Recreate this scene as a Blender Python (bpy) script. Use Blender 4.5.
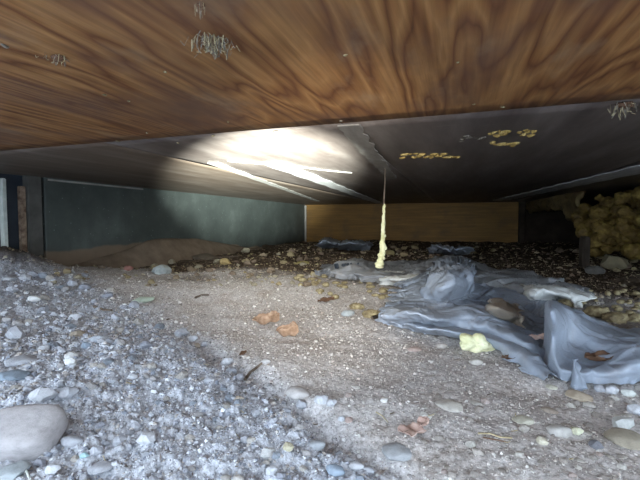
import bpy, bmesh, math, random
import numpy as np
from mathutils import Vector, Matrix, Euler, noise as mnoise

random.seed(7)
RNG = np.random.default_rng(11)
scene = bpy.context.scene
C = scene.collection
for o in list(bpy.data.objects):
    bpy.data.objects.remove(o)

# ------------------------------------------------------------------ camera, sky, exposure
F = 400.0                       # focal length in pixels of the 640 px wide frame
CAM_Z = 0.30
YAW = math.radians(19.0)        # the crawl space runs along +Y, the camera looks a little left of it
PITCH = math.atan(19.0 / F)
cam_data = bpy.data.cameras.new('camera')
cam_data.sensor_width = 36.0
cam_data.lens = 36.0 * F / 640.0
cam_data.clip_start = 0.01
cam = bpy.data.objects.new('camera', cam_data)
C.objects.link(cam)
cam.location = (0, 0, CAM_Z)
cam.rotation_euler = (math.pi / 2 - PITCH, 0, YAW)
scene.camera = cam

world = bpy.data.worlds.new('sky')
scene.world = world
world.use_nodes = True
wn = world.node_tree.nodes
wn['Background'].inputs[0].default_value = (0.72, 0.86, 1.0, 1)
wn['Background'].inputs[1].default_value = 2.4

scene.view_settings.view_transform = 'Standard'
scene.view_settings.look = 'None'
scene.view_settings.gamma = 1
scene.view_settings.exposure = 1.62
scene.view_settings.use_curve_mapping = False

CY, SY = math.cos(YAW), math.sin(YAW)
CP, SP = math.cos(PITCH), math.sin(PITCH)


def ray(px, py):
    x = (px - 320) / F
    y = -(py - 240) / F
    f = CP + y * SP
    z = -SP + y * CP
    return np.array([x * CY - f * SY, x * SY + f * CY, z])


def at_z(px, py, z):
    d = ray(px, py)
    t = (z - CAM_Z) / d[2]
    return np.array([d[0] * t, d[1] * t, z])


def add_spot(name, loc, target, power, size, blend, col, radius=0.01):
    l = bpy.data.lights.new(name, 'SPOT')
    l.energy = power
    l.spot_size = math.radians(size)
    l.spot_blend = blend
    l.color = col
    l.shadow_soft_size = radius
    o = bpy.data.objects.new(name, l)
    C.objects.link(o)
    o.location = loc
    o.rotation_euler = (Vector(target) - Vector(loc)).to_track_quat('-Z', 'Y').to_euler()
    return o


# unseen hand torch: narrow hot spot; weak spill at camera also lifts mid ground
TL = (0.03, 0.02, CAM_Z + 0.01)
TB = (-0.02, 0.29, 0.085)      # the torch is held low, just below the view
_t = Vector(at_z(268, 173, .56))
add_spot('torch_beam', TB, _t, 900, 33, 0.9, (0.90, 1.0, 0.94))
add_spot('torch_spill_fill', TL, Vector(TL) + Vector(ray(315, 226)), 26, 50, 1.0, (1.0, 0.95, 0.84))


# ------------------------------------------------------------------ noise (numpy)
def _h(ix, iy, s):
    n = (ix.astype(np.int64) * 374761393 + iy.astype(np.int64) * 668265263 + s * 1442695041) & 0xFFFFFFFF
    n = ((n ^ (n >> 13)) * 1274126177) & 0xFFFFFFFF
    n = n ^ (n >> 16)
    return (n & 0xFFFFFF) / float(0xFFFFFF)


def vn(x, y, s=0):
    ix = np.floor(x); iy = np.floor(y)
    fx = x - ix; fy = y - iy
    fx = fx * fx * fx * (fx * (fx * 6 - 15) + 10); fy = fy * fy * fy * (fy * (fy * 6 - 15) + 10)
    a = _h(ix, iy, s); b = _h(ix + 1, iy, s); c = _h(ix, iy + 1, s); d = _h(ix + 1, iy + 1, s)
    return (a * (1 - fx) + b * fx) * (1 - fy) + (c * (1 - fx) + d * fx) * fy


def fbm(x, y, s=0, o=4):
    r = 0; a = 0.5
    for k in range(o):
        r = r + a * (vn(x, y, s + k * 17) * 2 - 1)
        x = x * 2.03 + 7.1; y = y * 2.03 + 3.7; a *= 0.5
    return r


def sstep(a, b, x):
    t = np.clip((x - a) / (b - a), 0, 1)
    return t * t * (3 - 2 * t)


# ------------------------------------------------------------------ ground height
GULLY = [at_z(px, py, 0)[:2] for px, py in
         [(60, 283), (110, 295), (175, 322), (225, 365), (262, 388), (335, 428), (395, 470), (450, 540), (520, 700)]]


def polyline_signed(x, y, pts):
    best = np.full(x.shape, 1e9); sign = np.zeros(x.shape)
    for (ax, ay), (bx, by) in zip(pts[:-1], pts[1:]):
        dx, dy = bx - ax, by - ay
        L2 = dx * dx + dy * dy
        t = np.clip(((x - ax) * dx + (y - ay) * dy) / L2, 0, 1)
        d = np.hypot(x - ax - t * dx, y - ay - t * dy)
        cr = dx * (y - ay) - dy * (x - ax)
        m = d < best
        best = np.where(m, d, best); sign = np.where(m, np.sign(cr), sign)
    return best * sign       # negative: gravel side (right of the direction of travel)


def zones(x, y):
    """gravel weight, dark back soil weight"""
    r = np.hypot(x, y)
    d = polyline_signed(x, y, GULLY) + fbm(x * 5, y * 5, 5) * 0.05 * np.maximum(r, .3)
    g = sstep(0.09, -0.07, d / np.maximum(r, .3))
    g = np.where((y < 0) & (x > 0.3), 0.5, g)
    g = np.where((y < 0) & (x <= 0.3), 1, g)
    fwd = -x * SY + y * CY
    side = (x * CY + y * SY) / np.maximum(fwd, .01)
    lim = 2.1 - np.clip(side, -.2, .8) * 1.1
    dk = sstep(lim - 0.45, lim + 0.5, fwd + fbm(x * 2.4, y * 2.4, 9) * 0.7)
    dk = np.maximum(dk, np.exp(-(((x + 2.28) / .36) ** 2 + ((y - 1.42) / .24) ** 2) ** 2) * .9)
    return g, dk, d


def H(x, y, fine=True):
    x = np.asarray(x, float); y = np.asarray(y, float)
    g, dk, d = zones(x, y)
    r = np.hypot(x, y)
    z = fbm(x * 1.7, y * 1.7, 1, 3) * 0.035 * np.clip(r / 1.0, .3, 1)
    z = z + fbm(x * 9, y * 9, 2, 3) * 0.010
    # bank rising to the left, and the dirt heap before the left post
    z = z + 0.07 * sstep(-0.95, -2.1, x - 0.0 * y) * sstep(1.75, 1.35, y) * sstep(.2, 1.1, y)
    z = z + 0.11 * np.exp(-(((x + 2.30) / .30) ** 2 + ((y - 1.38) / .22) ** 2))
    # soil side stands a little above the gravel
    z = z - 0.008 * g * sstep(2.6, 1.0, r)
    # channel between the two
    ch = np.exp(-(d / 0.030) ** 2) * sstep(1.5, .8, r)
    z = z - ch * 0.018 * (0.5 + vn(x * 9, y * 9, 33))
    # earth drifted against the left wall
    z = z - 0.035 * sstep(-1.4, -2.0, x) * sstep(1.7, 2.4, y)
    z = z + dk * (fbm(x * 6, y * 6, 21, 3) * 0.028)
    if fine:
        z = z + (g * 0.0085 + 0.0032 + dk * .006) * fbm(x * 42, y * 42, 3, 3)
        z = z + (g * 0.0042 + 0.0018) * fbm(x * 130, y * 130, 4, 3)
    return z


def ground(px, py):
    d = ray(px, py)
    ts = np.geomspace(0.15, 9, 500)
    P = d[None, :] * ts[:, None]
    zz = CAM_Z + P[:, 2]
    hh = H(P[:, 0], P[:, 1], False)
    k = np.argmax(zz < hh)
    if k == 0:
        k = 499
    a, b = ts[k - 1], ts[k]
    for _ in range(14):
        m = (a + b) / 2
        p = d * m
        if CAM_Z + p[2] < float(H(p[0], p[1], False)):
            b = m
        else:
            a = m
    p = d * b
    return np.array([p[0], p[1], float(H(p[0], p[1], True))]), b * 1.0


# ------------------------------------------------------------------ materials
def new_mat(name):
    m = bpy.data.materials.new(name)
    m.use_nodes = True
    nt = m.node_tree
    b = nt.nodes['Principled BSDF']
    return m, nt, b


def N(nt, t, **kw):
    n = nt.nodes.new(t)
    for k, v in kw.items():
        if k.startswith('i_'):
            n.inputs[k[2:].replace('_', ' ')].default_value = v
        else:
            setattr(n, k, v)
    return n


def L(nt, a, b):
    nt.links.new(a, b)


def ramp(nt, fac, stops):
    r = nt.nodes.new('ShaderNodeValToRGB')
    e = r.color_ramp.elements
    while len(e) < len(stops):
        e.new(0.5)
    for k, (p, c) in enumerate(stops):
        e[k].position = p
        e[k].color = (*c, 1) if len(c) == 3 else c
    L(nt, fac, r.inputs[0])
    return r.outputs[0]


def mix(nt, fac, a, b, mode='MIX'):
    m = nt.nodes.new('ShaderNodeMix')
    m.data_type = 'RGBA'
    m.blend_type = mode
    for i, v in ((0, fac), (6, a), (7, b)):
        if isinstance(v, (int, float)):
            m.inputs[i].default_value = v
        elif isinstance(v, tuple):
            m.inputs[i].default_value = (*v, 1)
        else:
            L(nt, v, m.inputs[i])
    return m.outputs[2]


def coords(nt, scale=(1, 1, 1), rot=(0, 0, 0), src='Object'):
    tc = nt.nodes.new('ShaderNodeTexCoord')
    mp = nt.nodes.new('ShaderNodeMapping')
    mp.inputs['Scale'].default_value = scale
    mp.inputs['Rotation'].default_value = rot
    L(nt, tc.outputs[src], mp.inputs[0])
    return mp.outputs[0]


def noise_tex(nt, vec, scale, detail=4, rough=0.6, dist=0.0):
    n = N(nt, 'ShaderNodeTexNoise')
    n.inputs['Scale'].default_value = scale
    n.inputs['Detail'].default_value = detail
    n.inputs['Roughness'].default_value = rough
    n.inputs['Distortion'].default_value = dist
    L(nt, vec, n.inputs['Vector'])
    return n.outputs['Fac']


def bump(nt, b, h, strength=0.3, dist=0.01):
    n = N(nt, 'ShaderNodeBump')
    n.inputs['Strength'].default_value = strength
    n.inputs['Distance'].default_value = dist
    L(nt, h, n.inputs['Height'])
    L(nt, n.outputs[0], b.inputs['Normal'])


def simple(name, c1, c2, scale=8, rough=0.8, bs=0.3, bd=0.003, spec=0.3, stretch=(1, 1, 1), lo=.35, hi=.65, src='Object'):
    m, nt, b = new_mat(name)
    v = coords(nt, stretch, src=src)
    f = noise_tex(nt, v, scale, 5)
    L(nt, ramp(nt, f, [(lo, c1), (hi, c2)]), b.inputs['Base Color'])
    b.inputs['Roughness'].default_value = rough
    b.inputs['Specular IOR Level'].default_value = spec
    f2 = noise_tex(nt, v, scale * 3, 5)
    bump(nt, b, f2, bs, bd)
    return m


def ground_mat():
    m, nt, b = new_mat('ground_soil')
    v = coords(nt)
    ag = N(nt, 'ShaderNodeAttribute', attribute_name='gravel').outputs['Fac']
    ad = N(nt, 'ShaderNodeAttribute', attribute_name='darksoil').outputs['Fac']
    n1 = noise_tex(nt, v, 5, 5)
    n2 = noise_tex(nt, v, 140, 3, .7)
    soil = mix(nt, n1, (.42, .395, .385), (.55, .52, .51))
    grav = mix(nt, n1, (.36, .37, .405), (.47, .48, .52))
    nb = noise_tex(nt, v, 7, 6, .7)
    soil = mix(nt, ramp(nt, nb, [(.5, (0, 0, 0)), (.68, (.6, .6, .6))]), soil, (.32, .26, .22))
    base = mix(nt, ag, soil, grav)
    sp = ramp(nt, n2, [(.33, (.55, .55, .55)), (.5, (1, 1, 1)), (.68, (1.35, 1.35, 1.38))])
    base = mix(nt, 1.0, base, sp, 'MULTIPLY')
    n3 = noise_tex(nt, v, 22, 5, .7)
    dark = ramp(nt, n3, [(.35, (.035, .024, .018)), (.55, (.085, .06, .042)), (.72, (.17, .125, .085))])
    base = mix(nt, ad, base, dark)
    L(nt, base, b.inputs['Base Color'])
    b.inputs['Roughness'].default_value = .95
    b.inputs['Specular IOR Level'].default_value = .15
    bump(nt, b, n2, .5, .004)
    return m


def stone_attr_mat():
    m, nt, b = new_mat('loose_gravel')
    a = N(nt, 'ShaderNodeAttribute', attribute_name='tint').outputs['Color']
    v = coords(nt)
    n = noise_tex(nt, v, 160, 3)
    sp = ramp(nt, n, [(.3, (.75, .75, .75)), (.7, (1.2, 1.2, 1.2))])
    L(nt, mix(nt, 1.0, a, sp, 'MULTIPLY'), b.inputs['Base Color'])
    b.inputs['Roughness'].default_value = .9
    b.inputs['Specular IOR Level'].default_value = .2
    return m


def stone_obj_mat():
    m, nt, b = new_mat('stone')
    a = N(nt, 'ShaderNodeObjectInfo').outputs['Color']
    v = coords(nt)
    n = noise_tex(nt, v, 3.2, 6, .7)
    sp = ramp(nt, n, [(.3, (.72, .72, .72)), (.5, (1, 1, 1)), (.72, (1.15, 1.15, 1.15))])
    n2 = noise_tex(nt, v, 30, 3)
    L(nt, mix(nt, 1.0, a, sp, 'MULTIPLY'), b.inputs['Base Color'])
    b.inputs['Roughness'].default_value = .88
    b.inputs['Specular IOR Level'].default_value = .25
    bump(nt, b, n2, .25, .01)
    return m


def ply_mat():
    m, nt, b = new_mat('plywood')
    tc = nt.nodes.new('ShaderNodeTexCoord').outputs['Object']
    sep = N(nt, 'ShaderNodeSeparateXYZ'); L(nt, tc, sep.inputs[0])
    # slow wander of the grain, then rings cut at a shallow angle: cathedral grain along Y
    vw = coords(nt, (3.0, .9, 1))
    wob = noise_tex(nt, vw, 1.3, 3, .5)
    mp = coords(nt, (7.5, .7, 1))
    nA = noise_tex(nt, mp, 1.0, 3, .45, .7)
    mul = N(nt, 'ShaderNodeMath', operation='MULTIPLY'); L(nt, nA, mul.inputs[0]); mul.inputs[1].default_value = 9.0
    add = N(nt, 'ShaderNodeMath', operation='ADD'); L(nt, mul.outputs[0], add.inputs[0])
    m2 = N(nt, 'ShaderNodeMath', operation='MULTIPLY'); L(nt, wob, m2.inputs[0]); m2.inputs[1].default_value = 8.0
    L(nt, m2.outputs[0], add.inputs[1])
    fr = N(nt, 'ShaderNodeMath', operation='PINGPONG'); L(nt, add.outputs[0], fr.inputs[0]); fr.inputs[1].default_value = .5
    sc = N(nt, 'ShaderNodeMath', operation='MULTIPLY'); L(nt, fr.outputs[0], sc.inputs[0]); sc.inputs[1].default_value = 2.0
    c = ramp(nt, sc.outputs[0], [(0.0, (.155, .058, .020)), (.25, (.23, .10, .034)), (.6, (.295, .138, .046)), (1, (.37, .190, .070))])
    fib = noise_tex(nt, coords(nt, (110, 4, 1)), 1.0, 4, .6)
    c = mix(nt, 1.0, c, ramp(nt, fib, [(.3, (.72, .70, .68)), (.7, (1.15, 1.15, 1.15))]), 'MULTIPLY')
    st = noise_tex(nt, coords(nt, (2.6, 1.4, 1)), 1.5, 5, .62)
    c = mix(nt, ramp(nt, st, [(.46, (0, 0, 0)), (.66, (.85, .85, .85))]), c, (.15, .078, .050))
    gp = noise_tex(nt, coords(nt, (4, 2, 1)), 2.2, 5, .6)
    c = mix(nt, ramp(nt, gp, [(.56, (0, 0, 0)), (.74, (.5, .5, .5))]), c, (.33, .24, .15))
    L(nt, c, b.inputs['Base Color'])
    b.inputs['Roughness'].default_value = .62
    b.inputs['Specular IOR Level'].default_value = .35
    bump(nt, b, fib, .25, .002)
    return m


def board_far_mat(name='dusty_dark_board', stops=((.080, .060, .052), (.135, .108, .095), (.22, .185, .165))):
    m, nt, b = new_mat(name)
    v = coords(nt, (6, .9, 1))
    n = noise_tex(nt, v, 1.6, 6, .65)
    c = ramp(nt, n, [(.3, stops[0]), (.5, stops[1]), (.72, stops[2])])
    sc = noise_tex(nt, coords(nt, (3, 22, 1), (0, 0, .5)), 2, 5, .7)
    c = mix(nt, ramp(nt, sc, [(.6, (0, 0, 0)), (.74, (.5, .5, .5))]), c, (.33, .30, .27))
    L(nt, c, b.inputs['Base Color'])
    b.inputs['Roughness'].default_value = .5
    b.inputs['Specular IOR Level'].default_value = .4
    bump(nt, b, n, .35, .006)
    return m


def wall_left_mat():
    m, nt, b = new_mat('teal_painted_board')
    v = coords(nt)
    n = noise_tex(nt, v, 3, 6, .65)
    c = ramp(nt, n, [(.3, (.050, .060, .056)), (.55, (.078, .092, .086)), (.75, (.13, .15, .14))])
    sp = N(nt, 'ShaderNodeTexVoronoi'); sp.inputs['Scale'].default_value = 26; L(nt, v, sp.inputs['Vector'])
    spk = ramp(nt, sp.outputs['Distance'], [(.055, (.6, .6, .6)), (.11, (0, 0, 0))])
    c = mix(nt, spk, c, (.30, .36, .34))
    # dried mud tide mark along the foot of the board
    sep = N(nt, 'ShaderNodeSeparateXYZ'); L(nt, v, sep.inputs[0])
    e = noise_tex(nt, coords(nt, (1, 1.1, .2)), 1.6, 4, .5)
    s = N(nt, 'ShaderNodeMath', operation='MULTIPLY_ADD'); L(nt, e, s.inputs[0]); s.inputs[1].default_value = -.16
    far_ = N(nt, 'ShaderNodeMapRange'); L(nt, sep.outputs['Y'], far_.inputs[0])
    for q, val in ((1, 1.2), (2, 2.8), (3, 0.0), (4, .16)):
        far_.inputs[q].default_value = val
    zz = N(nt, 'ShaderNodeMath', operation='ADD'); L(nt, sep.outputs['Z'], zz.inputs[0]); L(nt, far_.outputs[0], zz.inputs[1])
    L(nt, zz.outputs[0], s.inputs[2])
    mk = ramp(nt, s.outputs[0], [(.035, (1, 1, 1)), (.05, (0, 0, 0))])
    mud = ramp(nt, n, [(.3, (.16, .115, .08)), (.7, (.235, .175, .125))])
    c = mix(nt, mk, c, mud)
    L(nt, c, b.inputs['Base Color'])
    b.inputs['Roughness'].default_value = .6
    bump(nt, b, n, .4, .01)
    return m


def back_mat():
    m, nt, b = new_mat('orange_wood_board')
    n = noise_tex(nt, coords(nt, (.8, 1, 14)), 2.5, 6, .6)
    c = ramp(nt, n, [(.3, (.15, .075, .016)), (.6, (.25, .13, .028)), (.8, (.32, .18, .045))])
    k = noise_tex(nt, coords(nt, (2, 1, 2)), 2, 5, .6)
    c = mix(nt, ramp(nt, k, [(.5, (0, 0, 0)), (.75, (.7, .7, .7))]), c, (.10, .06, .03))
    L(nt, c, b.inputs['Base Color'])
    b.inputs['Roughness'].default_value = .7
    bump(nt, b, n, .3, .005)
    return m


def foam_mat(name, c1, c2, c3, scale=9):
    m, nt, b = new_mat(name)
    v = coords(nt)
    n = noise_tex(nt, v, scale, 6, .65)
    L(nt, ramp(nt, n, [(.32, c1), (.5, c2), (.7, c3)]), b.inputs['Base Color'])
    b.inputs['Roughness'].default_value = .75
    b.inputs['Subsurface Weight'].default_value = 0.0
    bump(nt, b, noise_tex(nt, v, scale * 5, 4, .6), .4, .004)
    return m


def plastic_mat(name, c1, c2, rough=.42, trans=0.0):
    m, nt, b = new_mat(name)
    v = coords(nt)
    n = noise_tex(nt, v, 5, 6, .65)
    c = ramp(nt, n, [(.3, c1), (.65, c2)])
    d = noise_tex(nt, v, 11, 6, .7)
    c = mix(nt, ramp(nt, d, [(.56, (0, 0, 0)), (.72, (.55, .55, .55))]), c, (.22, .19, .17))
    L(nt, c, b.inputs['Base Color'])
    b.inputs['Roughness'].default_value = rough
    b.inputs['Specular IOR Level'].default_value = .45
    vr = N(nt, 'ShaderNodeTexVoronoi', feature='DISTANCE_TO_EDGE'); vr.inputs['Scale'].default_value = 16
    wv = N(nt, 'ShaderNodeVectorMath', operation='ADD'); L(nt, v, wv.inputs[0])
    nn = N(nt, 'ShaderNodeTexNoise'); nn.inputs['Scale'].default_value = 9; L(nt, v, nn.inputs['Vector'])
    sc = N(nt, 'ShaderNodeVectorMath', operation='SCALE'); L(nt, nn.outputs['Color'], sc.inputs[0]); sc.inputs['Scale'].default_value = .12
    L(nt, sc.outputs[0], wv.inputs[1]); L(nt, wv.outputs[0], vr.inputs['Vector'])
    hh = mix(nt, .5, ramp(nt, vr.outputs['Distance'], [(0, (0, 0, 0)), (.35, (1, 1, 1))]), noise_tex(nt, v, 26, 6, .7))
    bump(nt, b, hh, .4, .010)
    return m


M = dict(
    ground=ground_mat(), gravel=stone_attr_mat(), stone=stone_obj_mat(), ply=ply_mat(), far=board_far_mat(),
    ply_dusty_torchlit=board_far_mat('dusty_torchlit_plywood', ((.11, .078, .056), (.17, .128, .098), (.25, .205, .17))),  # plywood mixed with dust grey; paleness of the torch light put into the colour
    wall=wall_left_mat(), back=back_mat(),
    foam=foam_mat('old_spray_foam', (.06, .034, .008), (.155, .095, .018), (.33, .235, .055), 13),
    foam_dark=foam_mat('ragged_brown_foam', (.08, .055, .025), (.18, .12, .05), (.28, .21, .09), 9),
    foam_pale=foam_mat('pale_yellow_foam', (.50, .47, .22), (.72, .70, .42), (.82, .80, .58), 14),
    foam_rock=foam_mat('dirty_yellow_foam', (.10, .075, .04), (.23, .18, .095), (.42, .37, .22), 34),
    tarp=plastic_mat('blue_grey_plastic', (.15, .175, .22), (.31, .35, .42)),
    tarp_dark=plastic_mat('grey_plastic', (.14, .145, .155), (.23, .235, .25)),
    ochre=foam_mat('ochre_foam', (.22, .13, .03), (.44, .30, .09), (.60, .46, .18), 30),
    patch=plastic_mat('muddy_plastic', (.20, .16, .12), (.30, .25, .20)),
    whiteboard=simple('whitewashed_board', (.44, .43, .42), (.62, .61, .60), 9, .6, .3, .002, stretch=(3, .7, 1)),
    cloth=plastic_mat('white_plastic', (.50, .51, .50), (.66, .67, .66), .6),
    leaf=simple('dry_leaf', (.22, .13, .08), (.38, .26, .18), 60, .7, .5, .002),
    leaf_pink=simple('pinkish_leaf', (.38, .25, .21), (.52, .38, .33), 40, .7, .5, .002),
    leaf_dark=simple('dark_leaf', (.07, .035, .02), (.15, .08, .045), 30, .7, .5, .002),
    twig=simple('twig_bark', (.07, .05, .035), (.17, .13, .10), 60, .9),
    straw=simple('dry_grass', (.26, .21, .12), (.44, .38, .24), 60, .8),
    dust=simple('grey_fluff', (.13, .11, .09), (.30, .27, .21), 90, .9),
    pale=simple('pale_batten', (.30, .28, .25), (.46, .44, .41), 9, .7, .3, .002, stretch=(3, .7, 1)),
    batten_grey=simple('grey_batten', (.17, .15, .13), (.26, .24, .215), 9, .7, .3, .002, stretch=(3, .7, 1)),
    white=simple('white_trim', (.50, .53, .50), (.66, .68, .64), 20, .5),
    post=simple('grey_post', (.07, .068, .062), (.12, .115, .105), 8, .7),
    navy=simple('navy_panel', (.020, .026, .036), (.038, .047, .060), 5, .5),
    rust=simple('rusted_strip', (.10, .06, .04), (.30, .22, .16), 30, .85),
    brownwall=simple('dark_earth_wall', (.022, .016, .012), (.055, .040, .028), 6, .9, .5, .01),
    footing=simple('brown_footing', (.17, .125, .09), (.25, .19, .14), 9, .9, .5, .01),
    brick=simple('reddish_rubble', (.24, .09, .07), (.36, .16, .12), 20, .9),
)


# ------------------------------------------------------------------ object helpers
def prop(o, label=None, cat=None, group=None, kind=None):
    for k, v in (('label', label), ('category', cat), ('group', group), ('kind', kind)):
        if v:
            o[k] = v
    return o


def link_mesh(name, me, mat=None, parent=None):
    o = bpy.data.objects.new(name, me)
    C.objects.link(o)
    if mat:
        me.materials.append(mat)
    if parent:
        o.parent = parent
    return o


def empty(name, loc=(0, 0, 0)):
    o = bpy.data.objects.new(name, None)
    o.empty_display_size = .05
    C.objects.link(o)
    o.location = loc
    return o


def np_mesh(name, V, Q, smooth=True):
    """mesh from vertex array and an (n,3) or (n,4) face array"""
    V = np.asarray(V, np.float32); Q = np.asarray(Q, np.int32)
    me = bpy.data.meshes.new(name)
    k = Q.shape[1]
    me.vertices.add(len(V)); me.vertices.foreach_set('co', V.ravel())
    me.loops.add(Q.size); me.loops.foreach_set('vertex_index', Q.ravel())
    me.polygons.add(len(Q)); me.polygons.foreach_set('loop_start', np.arange(0, Q.size, k, dtype=np.int32))
    me.polygons.foreach_set('use_smooth', np.full(len(Q), smooth))
    me.update(calc_edges=True)
    me.validate()
    return me


def grid_faces(nu, nv, wrap=False):
    i = np.arange(nu if wrap else nu - 1)[:, None]; j = np.arange(nv - 1)[None, :]
    i2 = (i + 1) % nu
    a = i * nv + j; b = i2 * nv + j
    return np.stack([a + 0 * b, b + 0 * a, b + 1, a + 1], -1).reshape(-1, 4)


def box_mesh(name, x0, x1, y0, y1, z0, z1, bev=0.0, seg=1):
    bm = bmesh.new()
    bmesh.ops.create_cube(bm, size=1)
    for v in bm.verts:
        v.co = ((x0 + x1) / 2 + v.co.x * (x1 - x0), (y0 + y1) / 2 + v.co.y * (y1 - y0), (z0 + z1) / 2 + v.co.z * (z1 - z0))
    if bev:
        bmesh.ops.bevel(bm, geom=list(bm.edges), offset=bev, segments=seg, affect='EDGES')
    me = bpy.data.meshes.new(name)
    bm.to_mesh(me); bm.free()
    return me


# ------------------------------------------------------------------ floor
fine = np.arange(-46, 46.01, .16) + 19.0           # degrees to the left of +Y; fine where the camera looks
fine = np.concatenate([fine, np.arange(46 + 19 + 2, 360 - 46 + 19 - 1, 3.0)])
ang = np.radians(fine)
rr = np.concatenate([[0.0, .06, .12, .18], np.geomspace(.22, 8.5, 470)])
A, R_ = np.meshgrid(ang, rr, indexing='ij')
X = -np.sin(A) * R_; Y = np.cos(A) * R_
Z = H(X, Y)
me = np_mesh('floor', np.stack([X, Y, Z], -1).reshape(-1, 3), grid_faces(len(ang), len(rr), True)[:, ::-1])
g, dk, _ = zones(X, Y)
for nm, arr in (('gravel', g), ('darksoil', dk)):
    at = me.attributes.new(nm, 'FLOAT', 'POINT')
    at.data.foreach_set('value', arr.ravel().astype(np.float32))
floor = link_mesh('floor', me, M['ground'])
prop(floor, kind='structure')

# ------------------------------------------------------------------ ceiling
CZ = 0.56
ceil = empty('ceiling', (0, 0, CZ))
prop(ceil, kind='structure')


def sheet(name, x0, x1, y0, y1, z, th, mat, nx, ny, amp, seed):
    xs = np.linspace(x0, x1, nx); ys = np.linspace(y0, y1, ny)
    XX, YY = np.meshgrid(xs, ys, indexing='ij')
    zb = z - CZ + fbm(XX * 1.1, YY * .9, seed, 3) * amp
    bot = np.stack([XX, YY, zb], -1).reshape(-1, 3)
    top = np.stack([XX, YY, zb + th], -1).reshape(-1, 3)
    n = nx * ny
    q = grid_faces(nx, ny)
    faces = [q[:, ::-1], q + n]
    idx = np.arange(n).reshape(nx, ny)
    for e in (idx[0, :], idx[-1, ::-1], idx[::-1, 0], idx[:, -1]):
        faces.append(np.stack([e[:-1], e[1:], e[1:] + n, e[:-1] + n], -1)[:, ::-1])
    me = np_mesh(name, np.concatenate([bot, top]), np.concatenate(faces))
    me.polygons.foreach_set('use_smooth', np.concatenate([np.ones(2 * len(q)), np.zeros(2 * (nx - 1) + 2 * (ny - 1))]).astype(bool))
    o = link_mesh(name, me, mat, ceil)
    return o


near = sheet('plywood_sheet', -2.9, 2.6, -.16, 1.02, .556, .016, M['ply'], 60, 20, .002, 41)
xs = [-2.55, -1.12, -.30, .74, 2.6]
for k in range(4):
    sheet('ceiling_board', xs[k] + .002, xs[k + 1] - .002, 1.024, 6.2, .5615 + (k % 2) * .001, .014, M['ply_dusty_torchlit'] if k == 0 else M['far'], 24, 60, .0035, 50 + k)


def batten(a, b, w, th, mat, label, name='wood_batten', z=.559, wob=.004):
    """a thin lath nailed under the ceiling from a to b (x, y)"""
    a = np.array(a); b = np.array(b)
    d = (b - a) / np.linalg.norm(b - a); n = np.array([-d[1], d[0]])
    m = 40
    V = []
    for k in range(m):
        t = k / (m - 1)
        p = a + (b - a) * t + n * (random.random() - .5) * wob
        ww = w * (1 + .12 * math.sin(k * 1.7)) / 2
        for sx, sz in ((-1, 0), (1, 0), (1, -th), (-1, -th)):
            q = p + n * sx * ww
            V.append((q[0] - a[0], q[1] - a[1], sz))
    Fc = []
    for k in range(m - 1):
        for j in range(4):
            Fc.append((k * 4 + j, k * 4 + (j + 1) % 4, k * 4 + 4 + (j + 1) % 4, k * 4 + 4 + j))
    Fc += [(3, 2, 1, 0), tuple((m - 1) * 4 + j for j in range(4))]
    me = bpy.data.meshes.new(name); me.from_pydata(V, [], Fc)
    o = link_mesh(name, me, mat)
    o.location = (a[0], a[1], z)
    prop(o, label, 'batten')
    return o


def on_ceiling(px, py, z=.56):
    return at_z(px, py, z)


def bat_px(p0, p1, *a, **k):
    return batten(on_ceiling(*p0)[:2], on_ceiling(*p1)[:2], *a, **k)


bat_px((276, 163), (380, 203), .10, .008, M['whiteboard'], 'pale wooden batten in the torch light, running back under the ceiling')
bat_px((213, 162), (318, 201), .05, .005, M['pale'], 'thin pale batten left of the wider torch-lit one on the ceiling', wob=.008)
bat_px((347, 124), (392, 178), .06, .004, M['batten_grey'], 'short greyish batten on the ceiling just above the hanging foam strand', wob=.01)
bat_px((660, 164), (500, 200), .17, .006, M['whiteboard'], 'long pale batten crossing the dark right side of the ceiling')

# pale thin glue streak across the lit boards
gp = [(228, 161), (252, 163), (278, 165), (300, 167), (322, 170), (352, 173)]
cu = bpy.data.meshes.new('glue_streak')
V = []; Fc = []
o0 = on_ceiling(*gp[0], .557)
for k, p in enumerate(gp):
    q = on_ceiling(*p, .557) - o0
    w = .0038 if 0 < k < len(gp) - 1 else .003
    V += [(q[0], q[1] - w, 0.003), (q[0], q[1], -w * .7), (q[0], q[1] + w, 0.003)]
for k in range(len(gp) - 1):
    for j in range(2):
        Fc.append((k * 3 + j, k * 3 + 3 + j, k * 3 + 4 + j, k * 3 + 1 + j))
cu.from_pydata(V, [], Fc)
o = link_mesh('glue_streak', cu, M['pale']); o.location = o0
prop(o, 'thin pale streak of dried glue across the torch-lit ceiling board', 'glue')

# ------------------------------------------------------------------ walls
WX = -2.36
wl = empty('wall_left', (WX, 1.75, 0)); prop(wl, kind='structure')
pan = link_mesh('painted_board', box_mesh('painted_board', -.05, 0, 0, 4.5, -.08, .575, .004), M['wall'], wl)
# the boarded face carries on towards the opening behind an end post
e0 = at_z(42, 172, .56)
po = link_mesh('end_post', box_mesh('end_post', -.06, .010, -.106, -.020, -.08, .575, .006, 2), M['post'], wl)
rs = link_mesh('rusted_strip', box_mesh('rusted_strip', -.03, .004, -.140, -.112, 0.03, .50, .004, 2), M['rust'], wl)
nv = link_mesh('navy_panel', box_mesh('navy_panel', -.09, -.03, -1.2, -.0, -.08, .575, .004), M['navy'], wl)
tr = link_mesh('white_upright', box_mesh('white_upright', -.03, .0, -.238, -.213, -.02, .535, .004, 2), M['white'], wl)
tr = link_mesh('pale_edge', box_mesh('pale_edge', .0, .006, .02, .8, .545, .556, .001), M['pale'], wl)

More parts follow.
